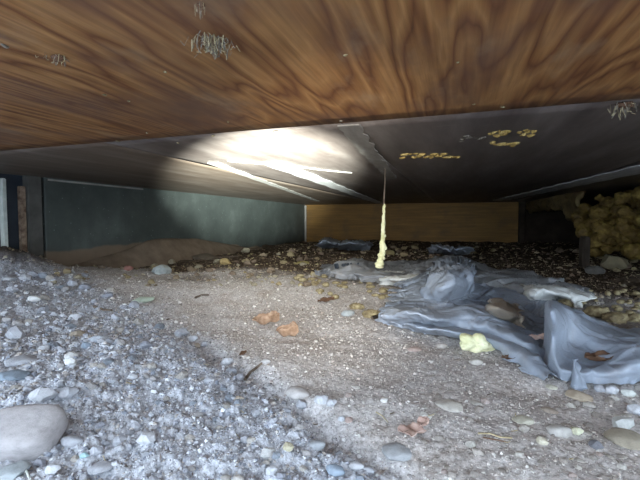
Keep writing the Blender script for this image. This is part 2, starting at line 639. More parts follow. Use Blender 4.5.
wb = empty('wall_back', (-1, 6.1, 0)); prop(wb, kind='structure')
link_mesh('wood_board', box_mesh('wood_board', -1.40, 1.80, 0, .05, -.06, .575, .004), M['back'], wb)
link_mesh('corner_lath', box_mesh('corner_lath', -1.36, -1.33, -.02, -.002, -.05, .55, .003), M['pale'], wb)
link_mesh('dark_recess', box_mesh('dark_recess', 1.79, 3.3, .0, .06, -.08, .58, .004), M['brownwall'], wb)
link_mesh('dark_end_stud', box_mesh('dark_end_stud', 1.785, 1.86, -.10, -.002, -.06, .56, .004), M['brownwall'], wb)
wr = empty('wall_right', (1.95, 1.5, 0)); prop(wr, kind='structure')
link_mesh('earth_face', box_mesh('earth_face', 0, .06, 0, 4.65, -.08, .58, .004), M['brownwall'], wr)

# brown earth footing along the foot of the left wall
xs_ = np.linspace(1.8, 6.0, 60)
V = []
prof = [(-.02, -.05), (-.02, .085), (.02, .08), (.05, .05), (.10, .01), (.13, -.05)]
for i, yy in enumerate(xs_):
    k = (.8 + .2 * float(vn(np.array(yy * 2.2), np.array(3.0), 7))) * (.35 + 1.0 * min(1, (yy - 1.8) / .8)) * (1 if yy < 3.2 else max(.12, 1 - (yy - 3.2) * .8))
    for dx, dz in prof:
        V.append((dx * (.8 + .5 * k) + .008 * random.random(), yy - 1.75, (dz + .05) * k * 1.15 - .05))
me = np_mesh('earth_footing', V, grid_faces(len(xs_), len(prof)))
link_mesh('earth_footing', me, M['footing'], wl)


# ------------------------------------------------------------------ spray foam mass on the right
def lumpy(name, cx, cy, cz, sx, sy, sz, mat, sub=6, lump=.35, fs=5.0, seed=0, rotz=0, label=None, cat=None, parent=None):
    bm = bmesh.new()
    bmesh.ops.create_icosphere(bm, subdivisions=sub, radius=1)
    off = Vector((seed * 3.1, seed * 1.7, seed * .9))
    mx = max(sx, sy, sz)
    for v in bm.verts:
        d = v.co.normalized()
        p = Vector((d.x * sx, d.y * sy, d.z * sz)) / mx
        vd = mnoise.voronoi(p * fs + off)[0]
        k = 1 + lump * (.55 - vd[0]) + .25 * lump * mnoise.fractal(p * fs * 2.3 + off, 1, 2, 3)
        sq = 1.0
        v.co = Vector((d.x * sx * k, d.y * sy * k, d.z * sz * k))
    me = bpy.data.meshes.new(name)
    bm.to_mesh(me); bm.free()
    me.polygons.foreach_set('use_smooth', [True] * len(me.polygons))
    o = link_mesh(name, me, mat, parent)
    o.location = (cx, cy, cz); o.rotation_euler.z = rotz
    if label:
        prop(o, label, cat)
    return o


def big_foam():
    root = empty('spray_foam_mass', (1.25, 3.7, 0.2))
    prop(root, 'large lumpy mass of yellow-brown spray foam against the right wall', 'foam')
    # heaped bulges melted together by one remesh
    bm = bmesh.new()
    rnd = random.Random(5)
    a = np.array([.93, 3.95]); b = np.array([1.55, 2.75])
    for k in range(330):
        t = rnd.random()
        p = a + (b - a) * t
        z = .06 + rnd.random() * .44 if t > .12 else .2 + rnd.random() * .25
        r = .028 + .045 * rnd.random() ** 1.5
        m = Matrix.Translation((p[0] + rnd.uniform(0, .22) - 1.25, p[1] + rnd.uniform(-.05, .05) - 3.7, z - .2))
        bmesh.ops.create_icosphere(bm, subdivisions=2, radius=r, matrix=m @ Matrix.Diagonal((1, 1, .85, 1)))
    me = bpy.data.meshes.new('foam_body'); bm.to_mesh(me); bm.free()
    o = link_mesh('foam_body', me, M['foam'], root)
    rm = o.modifiers.new('melt', 'REMESH'); rm.mode = 'VOXEL'; rm.voxel_size = .010; rm.use_smooth_shade = True
    sm = o.modifiers.new('soft', 'SMOOTH'); sm.iterations = 2
    tx = bpy.data.textures.new('lumps', 'CLOUDS'); tx.noise_scale = .022
    dm = o.modifiers.new('crust', 'DISPLACE'); dm.texture = tx; dm.strength = .035; dm.mid_level = .5
    return root


big_foam()


def ragged_foam():
    """torn curtain of old brown foam hanging between the back wall and the foam mass"""
    a = at_z(520, 204, .56); b = np.array([1.04, 4.05, .56])
    n = 46; m = 14
    P = []
    for i in range(n):
        t = i / (n - 1)
        drop = .10 + .17 * float(vn(np.array(t * 5.3), np.array(1.0), 61)) + .03 * random.random() + (.10 if t > .86 else 0) + (.05 if t < .1 else 0)
        for j in range(m):
            s = j / (m - 1)
            q = a * (1 - t) + b * t
            bul = .05 * float(fbm(np.array(t * 16), np.array(s * 5.), 63, 3)) + .035 * math.sin(s * math.pi)
            P.append((q[0] - a[0] - bul, q[1] - a[1] - bul * 1.2, -drop * s))
    me = np_mesh('torn_foam_curtain', P, grid_faces(n, m))
    o = link_mesh('torn_foam_curtain', me, M['foam_dark'])
    s = o.modifiers.new('thick', 'SOLIDIFY'); s.thickness = .03
    o.location = a
    prop(o, 'torn brown foam hanging from the ceiling between back wall and yellow foam mass', 'foam')


ragged_foam()


# thin prop under the foam mass
p, _ = ground(584, 268)
o = link_mesh('support_block', box_mesh('support_block', -.025, .025, -.025, .025, -.02, .30 - p[2] - .10, .008, 2), M['brownwall'])
o.location = (p[0], p[1], p[2]); o.rotation_euler.z = .4
prop(o, 'short dark upright block under the left end of the yellow foam mass', 'block')


# ------------------------------------------------------------------ stones
def stone_mesh(seed, flat=.6, ang=.35, sub=2):
    bm = bmesh.new()
    bmesh.ops.create_icosphere(bm, subdivisions=sub, radius=.5)
    rnd = random.Random(seed)
    off = Vector((rnd.random() * 50, rnd.random() * 50, rnd.random() * 50))
    # slice by random planes to get broken faces
    npl = int(14 * ang) + 4
    planes = []
    for k in range(npl):
        zz = 1 - 2 * (k + .5) / npl; ph = k * 2.4 + rnd.random(); q = math.sqrt(1 - zz * zz)
        nrm = Vector((q * math.cos(ph), q * math.sin(ph), zz)) + Vector((rnd.uniform(-.3, .3), rnd.uniform(-.3, .3), rnd.uniform(-.3, .3)))
        planes.append((nrm.normalized(), rnd.uniform(.33, .46)))
    el = rnd.uniform(.65, .85)
    for v in bm.verts:
        c = v.co * (1 + ang * .7 * mnoise.noise(v.co * 2.6 + off) + ang * .22 * mnoise.noise(v.co * 7 + off))
        for n, d in planes:
            e = c.dot(n) - d
            if e > 0:
                c = c - n * e * (.9 if ang > .25 else .5)
        v.co = Vector((c.x, c.y * el, c.z * flat))
    mx = max(v.co.x for v in bm.verts) - min(v.co.x for v in bm.verts)
    for v in bm.verts:
        v.co /= mx
    me = bpy.data.meshes.new('stone')
    bm.to_mesh(me); bm.free()
    me.polygons.foreach_set('use_smooth', [True] * len(me.polygons))
    me.materials.append(M['stone'])
    if ang > .25:
        me.set_sharp_from_angle(angle=.45)
    return me


ROUND = [stone_mesh(100 + k, .5, .22, 3) for k in range(5)]
ANG = [stone_mesh(200 + k, .66, .7, 2) for k in range(12)]
FLAT = [stone_mesh(300 + k, .28, .3, 3) for k in range(4)]
OCC = []


def put_stone(px, py, wpx, kind, col, label, name='stone', cat='stone', group=None, rot=None, tilt=.12, sink=.25, sz=1.0, wide=1.0, mesh=None):
    p, depth = ground(px, py)
    s = wpx * depth / F
    me = mesh or random.choice({'r': ROUND, 'a': ANG, 'f': FLAT}[kind])
    o = link_mesh(name, me)
    h = {'r': .5, 'a': .62, 'f': .28}[kind] * s * sz
    o.location = (p[0], p[1], p[2] + h * (.5 - sink))
    yaw = YAW + (rot if rot is not None else random.uniform(-.5, .5))
    o.rotation_euler = (random.uniform(-tilt, tilt), random.uniform(-tilt, tilt), yaw)
    o.scale = (s, s * wide, s * sz)
    o.color = (*[c * .84 for c in col], 1)
    prop(o, label, cat, group)
    OCC.append((p[0], p[1], s * .45))
    return o


# the boulder at the lower left: its own shape, a rounded slab with a squared right end
def boulder():
    bm = bmesh.new()
    bmesh.ops.create_icosphere(bm, subdivisions=5, radius=1)
    for v in bm.verts:
        d = v.co.normalized()
        e = .42
        x = math.copysign(abs(d.x) ** e, d.x); y = math.copysign(abs(d.y) ** e, d.y); z = math.copysign(abs(d.z) ** .7, d.z)
        m = max(1, (abs(x) ** 4 + abs(y) ** 4) ** .25)
        x /= m; y /= m
        k = 1 + .04 * mnoise.noise(d * 1.3 + Vector((3, 1, 2))) + .004 * mnoise.noise(d * 22)
        taper = 1 - .30 * max(0, -x) ** 1.5
        v.co = Vector((x * k + .05 * y, y * k * taper, z * k))
    me = bpy.data.meshes.new('boulder'); bm.to_mesh(me); bm.free()
    me.polygons.foreach_set('use_smooth', [True] * len(me.polygons))
    o = link_mesh('boulder', me, M['stone'])
    p, depth = ground(21, 447)
    s = depth / F
    o.location = (p[0], p[1], p[2] + .018)
    o.scale = (.050, .036, .024)
    o.rotation_euler = (.42, .02, YAW + .06)
    o.color = (.33, .31, .315, 1)
    prop(o, 'big smooth grey boulder with squared right end at the lower left', 'stone')
    OCC.append((p[0], p[1], 36 * s))


boulder()

GREY = (.42, .43, .47); LG = (.55, .56, .60); WH = (.68, .68, .68); DK = (.20, .21, .24); BL = (.30, .36, .44)
TAN = (.46, .40, .33); PK = (.46, .36, .33); GN = (.40, .46, .40); YL = (.50, .44, .24); BR = (.22, .15, .10)
S = [
    (72, 444, 22, 'r', GREY, 'small rounded grey stone right beside the big boulder'),
    (42, 401, 26, 'a', LG, 'blocky light grey stone just behind the big boulder'),
    (68, 398, 20, 'a', GREY, 'low grey lump behind the right end of the big boulder'),
    (14, 378, 34, 'f', (.24, .29, .35), 'dark bluish slab on the left edge above the boulder'),
    (24, 361, 34, 'f', GREY, 'long flat grey shard behind the dark bluish slab'),
    (12, 476, 34, 'f', (.34, .37, .39), 'flat grey-green slab in the lower left corner'),
    (52, 474, 16, 'a', LG, 'pale angular stone under the near edge of the boulder'),
    (34, 301, 13, 'r', (.80, .80, .80), 'bright white round pebble near the left edge of the gravel'),
    (8, 279, 17, 'f', LG, 'flat pale stone on the gravel crest at the left edge'),
    (98, 341, 20, 'r', (.52, .56, .64), 'oval light blue-grey pebble in the middle of the left gravel'),
    (115, 355, 12, 'r', (.72, .73, .75), 'white egg-like pebble right of the oval blue-grey one'),
    (71, 358, 13, 'a', WH, 'upper of two small white stones stacked in the left gravel'),
    (71, 367, 14, 'a', WH, 'lower of two small white stones stacked in the left gravel'),
    (132, 377, 11, 'a', LG, 'chalky grey knob alone on fine gravel'),
    (114, 380, 11, 'a', GREY, 'small grey stone left of the chalky knob'),
    (75, 320, 13, 'a', LG, 'light stone behind the oval blue-grey pebble'),
    (78, 336, 16, 'a', TAN, 'tan stone touching the left of the oval blue-grey pebble'),
    (57, 330, 12, 'r', GREY, 'rounded grey stone left of the tan stone'),
    (86, 347, 11, 'a', BL, 'small bluish chip in front of the oval pebble'),
    (16, 338, 22, 'a', GREY, 'grey rock near the left edge above the shards'),
    (143, 302, 22, 'f', (.48, .56, .47), 'flat pale green stone on the bare soil left of centre'),
    (162, 273, 19, 'a', (.42, .46, .46), 'grey-green rock at the foot of the left wall'),
    (225, 264, 12, 'a', (.50, .38, .18), 'upright yellow-brown stone at the foot of the left wall'),
    (182, 336, 15, 'a', GREY, 'flat grey stone at the upper end of the channel'),
    (193, 340, 11, 'a', LG, 'pale stone leaning right of the flat channel stone'),
    (197, 347, 8, 'a', TAN, 'little tan stone in the stone cluster of the channel'),
    (205, 345, 9, 'a', GREY, 'bluish stone at right of the cluster in the channel'),
    (227, 364, 13, 'a', LG, 'pale upright stone in the channel under the leaves'),
    (266, 363, 11, 'a', (.56, .54, .54), 'pale upright stone on the channel edge below the folded leaf'),
    (298, 397, 27, 'r', (.52, .49, .48), 'long rounded whitish stone in the middle of the gravel edge'),
    (302, 407, 14, 'a', GREY, 'grey stone tucked under the long whitish stone'),
    (321, 403, 15, 'a', LG, 'pale angular stone right of the long whitish one'),
    (331, 405, 12, 'a', LG, 'second pale angular stone right of the long whitish one'),
    (342, 420, 9, 'a', LG, 'small pale stone on the channel lip'),
    (349, 421, 9, 'a', PK, 'small pinkish stone on the channel lip'),
    (316, 448, 19, 'r', (.40, .42, .45), 'smooth oval grey pebble at the bottom middle'),
    (397, 454, 30, 'f', (.38, .39, .41), 'flat round grey stone half buried in soil left of the pinkish leaf'),
    (356, 470, 16, 'r', LG, 'rounded light stone on the bottom edge in the middle'),
    (367, 473, 15, 'r', GREY, 'grey pebble beside the rounded one on the bottom edge'),
    (335, 474, 20, 'r', BL, 'bluish pebble at the bottom edge left of the light one'),
    (268, 453, 18, 'a', (.62, .62, .62), 'whitish stone in the lower middle gravel'),
    (288, 456, 12, 'a', (.50, .46, .34), 'yellowish stone right of the whitish one in the lower gravel'),
    (209, 384, 12, 'a', GREY, 'grey stone in the lower gravel left of the channel'),
    (239, 401, 11, 'a', TAN, 'tan stone in the gravel left of the channel'),
    (256, 412, 12, 'a', GREY, 'grey lump in the gravel below the channel'),
    (120, 442, 16, 'a', GREY, 'broken grey stone on the fine gravel right of the boulder'),
    (147, 445, 18, 'a', LG, 'pale flat stone on the fine gravel right of the boulder'),
    (100, 470, 26, 'f', GREY, 'flat grey stone at the bottom left right of the slab'),
    (84, 461, 9, 'a', (.36, .52, .56), 'small turquoise chip below the boulder'),
    # right soil
    (450, 407, 26, 'f', (.50, .47, .43), 'flat pale stone flush with the soil right of centre'),
    (523, 421, 20, 'f', (.52, .50, .42), 'flat cream stone with pointed right end on the right soil'),
    (476, 404, 12, 'f', (.42, .39, .36), 'small low stone between the two flat pale stones'),
    (559, 433, 26, 'r', (.48, .46, .44), 'oval beige stone on the right soil'),
    (576, 434, 13, 'a', (.66, .66, .50), 'small cream-green stone right of the oval beige stone'),
    (580, 397, 24, 'f', (.50, .42, .33), 'tan flat stone just below the plastic sheet tip'),
    (549, 411, 16, 'f', (.40, .34, .29), 'brownish flat stone left of the tan one'),
    (552, 388, 11, 'f', (.60, .58, .48), 'cream flat stone at the near edge of the plastic sheet'),
    (626, 442, 40, 'f', (.34, .30, .24), 'long brown flat stone at the right edge'),
    (622, 426, 24, 'a', (.54, .55, .54), 'pale rock behind the long brown stone'),
    (596, 448, 14, 'a', (.18, .18, .20), 'dark stone left of the long brown one'),
    (636, 412, 18, 'a', LG, 'light rock at the right edge'),
    (612, 393, 14, 'a', LG, 'light stone under the right part of the plastic sheet'),
    (628, 395, 13, 'a', (.62, .64, .62), 'pale stone at right close to the sheet'),
    (600, 391, 12, 'a', GREY, 'grey stone near the sheet tip at right'),
    (542, 444, 11, 'a', (.56, .52, .42), 'little cream stone below the oval beige stone'),
    (476, 364, 14, 'r', (.54, .51, .47), 'round pale stone in front of the yellow foam chunk'),
    (414, 350, 15, 'f', (.48, .38, .35), 'flat pinkish stone on the soil below the plastic sheet'),
    (441, 347, 12, 'r', (.46, .42, .39), 'rounded stone on the soil left of the foam chunk'),
    (384, 402, 8, 'r', (.72, .70, .68), 'tiny white pebble alone on the soil in the centre'),
    (356, 388, 9, 'f', (.58, .56, .54), 'small flat pale pebble on centre soil'),
    (348, 315, 15, 'r', (.46, .50, .52), 'smooth bluish pebble left of the plastic sheet'),
    (614, 268, 28, 'a', (.26, .22, .14), 'brown rock under the yellow foam mass'),
    (594, 273, 18, 'a', (.12, .11, .10), 'dark grey rock left of the brown one under the foam'),
    (478, 268, 10, 'a', (.32, .26, .20), 'small brown stone behind the middle of the plastic sheet'),
    (390, 255, 11, 'a', (.34, .28, .14), 'left of two round brown stones behind the hanging strand'),
    (404, 256, 9, 'a', (.36, .28, .16), 'right of two round brown stones behind the hanging strand'),
    (251, 247, 8, 'a', (.36, .36, .18), 'round yellow-green stone at the foot of the back corner'),
    (302, 264, 15, 'f', (.36, .30, .12), 'flat ochre stone on the dark soil before the back corner'),
    (206, 260, 26, 'f', (.16, .13, .10), 'long low brown rock against the left wall'),
]
for t in S:
    put_stone(*t)

# red rubble by the left wall
for px, py, w, lab in ((116, 268, 16, 'larger reddish piece of rubble at the foot of the left wall'), (128, 270, 10, 'smaller reddish piece of rubble beside the larger one by the wall')):
    o = put_stone(px, py, w, 'a', (.38, .19, .16), lab, name='rubble_piece', cat='rubble')

# ------------------------------------------------------------------ scattered single stones (share group)
occ = list(OCC)


def free(x, y, s):
    for a, b, c in occ:
        if (a - x) ** 2 + (b - y) ** 2 < (c + s) ** 2:
            return False
    return True


TARP_FRONT = [(366, 313), (372, 323), (395, 327), (440, 332), (470, 338), (490, 346), (520, 362), (548, 378), (575, 384), (600, 386), (640, 388), (700, 392)]


def in_tarp(px, py):
    if px < 318 or py > 390:
        return False
    if px < 372:
        return 262 < py < 288
    lim = np.interp(px, [p[0] for p in TARP_FRONT], [p[1] for p in TARP_FRONT])
    return 255 < py < lim + 2


def palette(r, warm):
    if warm:
        base = r.choice([(.40, .36, .33), (.48, .44, .40), (.33, .29, .26), (.45, .37, .34), (.55, .52, .48)])
    else:
        base = r.choice([(.40, .41, .45), (.48, .49, .54), (.34, .35, .40), (.56, .57, .61), (.30, .33, .38), (.44, .42, .42), (.48, .45, .42)])
    k = r.uniform(.85, 1.15)
    k *= .85
    return tuple(c * k for c in base)


rs_ = random.Random(21)
cnt = 0; tries = 0
while cnt < 150 and tries < 6000:
    tries += 1
    px = rs_.uniform(-5, 400); py = rs_.uniform(285, 500) if rs_.random() > .25 else rs_.uniform(275, 330)
    p, d = ground(px, py)
    gg = float(zones(p[0:1], p[1:2])[0][0])
    if gg < .6 or in_tarp(px, py):
        continue
    w = rs_.uniform(7, 12.5)
    s = w * d / F
    if not free(p[0], p[1], s * .35):
        continue
    put_stone(px, py, w, 'a', palette(rs_, False), 'loose grey stone among the gravel of the near left slope', name='gravel_stone', group='grey stones of the gravel slope', tilt=.4)
    occ.append((p[0], p[1], s * .4)); cnt += 1
cnt = 0
while cnt < 45 and tries < 12000:
    tries += 1
    px = rs_.uniform(420, 650); py = rs_.uniform(385, 478)
    if rs_.random() < .25:
        px = rs_.uniform(300, 640)
    if px < 560 and rs_.random() < .6: continue
    p, d = ground(px, py)
    if float(zones(p[0:1], p[1:2])[0][0]) > .3:
        continue
    s = rs_.uniform(7, 12) * d / F
    if not free(p[0], p[1], s * .4):
        continue
    put_stone(px, py, s * F / d, rs_.choice('aaaf'), palette(rs_, True), 'loose beige-grey stone on the bare soil in front of the sheet', name='soil_stone', group='stones on the bare soil at right', tilt=.3, sink=.35)
    occ.append((p[0], p[1], s * .4)); cnt += 1
# stones of the dark soil at the back
cnt = 0
while cnt < 130:
    px = rs_.uniform(50, 640); py = rs_.uniform(248, 287)
    if px > 330 and py > 256 or in_tarp(px, py):
        if not (px > 590 and py < 290):
            continue
    p, d = ground(px, py)
    if p[0] < WX + .16 or p[1] > 5.9:
        continue
    c = rs_.choice([(.26, .20, .14), (.34, .30, .22), (.20, .15, .11), (.30, .24, .14)])
    put_stone(px, py, rs_.uniform(3.5, 9), 'a', c, 'small brown stone on the dark soil towards the back walls', name='back_stone', group='brown stones on the dark back soil', tilt=.5)
    cnt += 1


# ------------------------------------------------------------------ fine gravel, uncounted
def ico():
    bm = bmesh.new(); bmesh.ops.create_icosphere(bm, subdivisions=1, radius=.5)
    V = np.array([v.co[:] for v in bm.verts]); Fs = np.array([[v.index for v in f.verts] for f in bm.faces]); bm.free()
    return V, Fs


IV, IF = ico()


def scatter(name, n, rmin, rmax, a0, a1, size_fn, accept, colfn, label, cat):
    a = np.radians(RNG.uniform(a0, a1, n)); u = RNG.random(n)
    r = np.exp(np.log(rmin) + u * (np.log(rmax) - np.log(rmin)))
    x = -np.sin(a) * r; y = np.cos(a) * r
    g, dk, d = zones(x, y)
    keep = accept(x, y, r, g, dk)
    x, y, r, g, dk = x[keep], y[keep], r[keep], g[keep], dk[keep]
    n = len(x)
    s = size_fn(r, g, dk, n)
    z = H(x, y)
    V = np.repeat(IV[None], n, 0) * (1 + RNG.uniform(-.3, .3, (n, 12, 1)))
    V = V * np.stack([np.ones(n), RNG.uniform(.6, 1, n), RNG.uniform(.4, .85, n)], -1)[:, None, :]
    tx = RNG.uniform(-.5, .5, n); rz = RNG.uniform(0, 6.28, n)
    c, s_ = np.cos(tx)[:, None], np.sin(tx)[:, None]
    Yr = V[:, :, 1] * c - V[:, :, 2] * s_; Zr = V[:, :, 1] * s_ + V[:, :, 2] * c
    c, s_ = np.cos(rz)[:, None], np.sin(rz)[:, None]
    Xr = V[:, :, 0] * c - Yr * s_; Yr = V[:, :, 0] * s_ + Yr * c
    V = np.stack([Xr, Yr, Zr], -1) * s[:, None, None]
    V = V + np.stack([x, y, z + s * .13], -1)[:, None, :]
    Fs = (IF[None] + (np.arange(n) * 12)[:, None, None]).reshape(-1, 3)
    me = np_mesh(name, V.reshape(-1, 3), Fs, False)
    col = colfn(n, g, dk)
    at = me.attributes.new('tint', 'FLOAT_COLOR', 'POINT')
    cc = np.concatenate([np.repeat(col, 12, 0), np.ones((n * 12, 1))], 1).astype(np.float32)
    at.data.foreach_set('color', cc.ravel())
    o = link_mesh(name, me, M['gravel'])
    prop(o, label, cat, kind='stuff')
    return o


def col_gravel(n, g, dk):
    P = np.array([(.40, .41, .45), (.46, .47, .52), (.34, .35, .40), (.48, .49, .53), (.26, .28, .33), (.42, .39, .37), (.53, .54, .57)])
    W = np.array([(.46, .43, .41), (.50, .47, .45), (.36, .33, .31), (.54, .51, .49), (.24, .21, .19), (.50, .44, .41), (.58, .56, .53)])
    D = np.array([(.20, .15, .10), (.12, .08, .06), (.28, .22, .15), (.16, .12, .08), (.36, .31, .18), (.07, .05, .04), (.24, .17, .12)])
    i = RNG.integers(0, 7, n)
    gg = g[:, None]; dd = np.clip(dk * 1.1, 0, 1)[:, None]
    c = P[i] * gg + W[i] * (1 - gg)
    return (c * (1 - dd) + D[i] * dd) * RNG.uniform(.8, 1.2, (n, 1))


def notboulder(x, y):
    bx, by, br = occ[0]
    return np.hypot(x - bx, y - by) > br * .8


scatter('loose_gravel', 75000, .26, 3.2, -26, 84,
        lambda r, g, dk, n: (np.minimum(RNG.pareto(3.0, n), 2.4) * .0026 + .0026) * np.clip(r / .6, .75, 2.0) * (1),
        lambda x, y, r, g, dk: (g > RNG.uniform(.02, .75, len(x))) & notboulder(x, y) & (dk < .6) & (x > WX + .02),
        col_gravel, 'fine grey gravel covering the near left slope', 'gravel')
scatter('soil_grit', 42000, .3, 3.4, -26, 60,
        lambda r, g, dk, n: (np.minimum(RNG.pareto(3.2, n), 2.6) * .0019 + .0015) * np.clip(r / .7, .8, 2.2),
        lambda x, y, r, g, dk: (g < .5) & (x > WX + .02),
        col_gravel, 'fine grit strewn on the bare grey-brown soil', 'grit')
scatter('soil_crumbs', 14000, 1.5, 6.2, -28, 60,
        lambda r, g, dk, n: (np.minimum(RNG.pareto(2.6, n), 3) * .006 + .006) * np.clip(r / 2.4, .8, 1.8),
        lambda x, y, r, g, dk: (dk > .3) & (x > WX + .14) & (y < 6.0) & (x < 1.9),
        col_gravel, 'dark soil crumbs and small rubble on the ground at the back', 'soil')


# ------------------------------------------------------------------ plastic sheets
def cr(P, n):
    """Catmull-Rom resampling of an array of control points along axis 0"""
    P = np.asarray(P, float); m = len(P)
    E = np.concatenate([[2 * P[0] - P[1]], P, [2 * P[-1] - P[-2]]])
    t = np.linspace(0, m - 1, n); i = np.minimum(t.astype(int), m - 2); f = (t - i).reshape((-1,) + (1,) * (P.ndim - 1))
    a, b, c, d = E[i], E[i + 1], E[i + 2], E[i + 3]
    return .5 * (2 * b + (c - a) * f + (2 * a - 5 * b + 4 * c - d) * f ** 2 + (3 * b - a - 3 * c + d) * f ** 3)


def sheet_net(name, net, nu, nv, mat, wr, seed, label, cat, parent=None, wscale=7.0, edge=.0, thick=.0012):
    """net: rows (front to back) of columns (left to right), each (px, py, height above ground)"""
    P = np.zeros((len(net), len(net[0]), 3))
    for i, row in enumerate(net):
        for j, (px, py, h) in enumerate(row):
            q, _ = ground(px, py)
            zz = float(H(q[0], q[1], False)) + h
            for _ in range(5):
                q = at_z(px, py, zz)
                zz = float(H(q[0], q[1], False)) + h
            P[i, j] = (q[0], q[1], zz)
    P = cr(P, nv)
    P = np.swapaxes(cr(np.swapaxes(P, 0, 1), nu), 0, 1)     # nv x nu
    x, y = P[..., 0], P[..., 1]
    r = np.hypot(x, y)
    wx = x + fbm(x * 3, y * 3, seed, 3) * .18; wy = y + fbm(x * 3, y * 3, seed + 5, 3) * .18
    s = wscale / np.clip(r, .7, 3)
    s = wscale
    def ridge(a, b, k):
        return (1 - np.abs(2 * vn(a, b, k) - 1)) ** 2.2
    ca, sa = math.cos(.6), math.sin(.6)
    u_ = wx * ca + wy * sa; v_ = -wx * sa + wy * ca
    W = ridge(u_ * s, v_ * s * .45, seed + 1) + .55 * ridge(u_ * s * 1.1 + 4, v_ * s * 2.1, seed + 2) + .34 * ridge(wx * s * 3.1, wy * s * 2.4, seed + 3) + .16 * ridge(wx * s * 6.5 + 2, wy * s * 5.2, seed + 4)
    amp = wr * np.clip(r, 1.1, 2.2)
    tt = np.linspace(0, 1, nv)[:, None]; uu = np.linspace(0, 1, nu)[None, :]
    ed = np.minimum(1, np.minimum(tt, 1 - tt) * 7 + .25)
    dz = W * amp * ed
    P[..., 2] = np.maximum(P[..., 2], H(x, y, False) + .004) + dz
    # sideways drag of the wrinkles, so the folds overhang
    gx = np.gradient(W, axis=1); gy = np.gradient(W, axis=0)
    ej = .010 * (1 - np.minimum(1, np.minimum(np.minimum(tt, 1 - tt) * 10, np.minimum(uu, 1 - uu) * 16)))
    P[..., 0] += fbm(x * 45, y * 45, seed + 10, 2) * ej * np.clip(r, .6, 2) * 2
    P[..., 1] += fbm(x * 45, y * 45, seed + 11, 2) * ej * np.clip(r, .6, 2) * 3
    P[..., 0] += fbm(x * 14, y * 14, seed + 8, 2) * .018 * np.clip(r, .6, 2)
    P[..., 1] += fbm(x * 14, y * 14, seed + 9, 2) * .022 * np.clip(r, .6, 2)
    o0 = P[0, 0].copy(); o0[2] = float(H(o0[0], o0[1], False))
    me = np_mesh(name, (P - o0).reshape(-1, 3), grid_faces(nv, nu)[:, ::-1])
    o = link_mesh(name, me, mat, parent)
    o.location = o0
    sd = o.modifiers.new('thick', 'SOLIDIFY'); sd.thickness = thick; sd.offset = 0
    if label:
        prop(o, label, cat)
    return o


# far, paler sheet
sheet_net('grey_plastic_sheet', [
    [(312, 276, .0), (335, 279, .0), (362, 283, .0), (398, 286, .005), (440, 287, .01), (480, 292, .01), (520, 300, .005), (556, 305, .0), (572, 306, .0)],
    [(322, 273, .01), (345, 274, .02), (372, 276, .02), (408, 277, .03), (446, 277, .04), (486, 284, .03), (526, 292, .03), (560, 299, .03), (580, 302, .02)],
    [(332, 269, .01), (352, 270, .03), (385, 270, .01), (418, 270, .03), (452, 267, .05), (490, 276, .03), (528, 284, .04), (562, 292, .04), (586, 299, .02)],
    [(345, 266, .0), (362, 265, .0), (396, 264, .0), (430, 261, .01), (458, 261, .02), (492, 270, .01), (526, 278, .01), (556, 286, .01), (578, 294, .0)],
], 260, 70, M['tarp_dark'], .014, 71, 'long dirty grey plastic sheet lying behind the blue-grey one', 'plastic sheet')

# main blue-grey sheet
sheet_net('blue_grey_plastic_sheet', [
    [(370, 322, .0), (392, 327, .0), (425, 331, .004), (456, 335, .004), (488, 343, .0), (518, 356, .0), (540, 368, .0), (549, 373, .0), (566, 381, .0), (590, 384, .0), (640, 386, .0), (690, 390, .0)],
    [(376, 316, .03), (398, 318, .05), (432, 322, .05), (462, 325, .03), (494, 333, .03), (524, 345, .02), (541, 356, .0), (550, 359, .03), (567, 372, .02), (592, 374, .02), (640, 374, .03), (690, 376, .04)],
    [(383, 308, .04), (406, 308, .05), (438, 312, .03), (470, 315, .05), (502, 322, .04), (526, 331, .01), (543, 340, .0), (551, 338, .07), (570, 352, .03), (598, 360, .02), (640, 362, .05), (690, 362, .05)],
    [(390, 299, .03), (416, 298, .03), (448, 302, .05), (480, 304, .03), (512, 310, .03), (532, 319, .01), (545, 325, .01), (550, 318, .12), (574, 330, .07), (604, 344, .04), (640, 348, .04), (690, 348, .04)],
    [(397, 290, .01), (424, 284, .05), (456, 286, .05), (488, 294, .02), (516, 301, .02), (533, 308, .01), (546, 313, .02), (552, 308, .12), (578, 319, .05), (608, 332, .02), (640, 337, .02), (690, 338, .02)],
    [(404, 283, .0), (430, 272, .04), (460, 272, .05), (492, 287, .0), (520, 296, .0), (538, 302, .0), (549, 306, .0), (560, 311, .02), (584, 320, .0), (612, 329, .0), (640, 333, .0), (690, 335, .0)],
], 420, 190, M['tarp'], .011, 81, 'big crumpled blue-grey plastic sheet on the soil at right', 'plastic sheet', wscale=8)

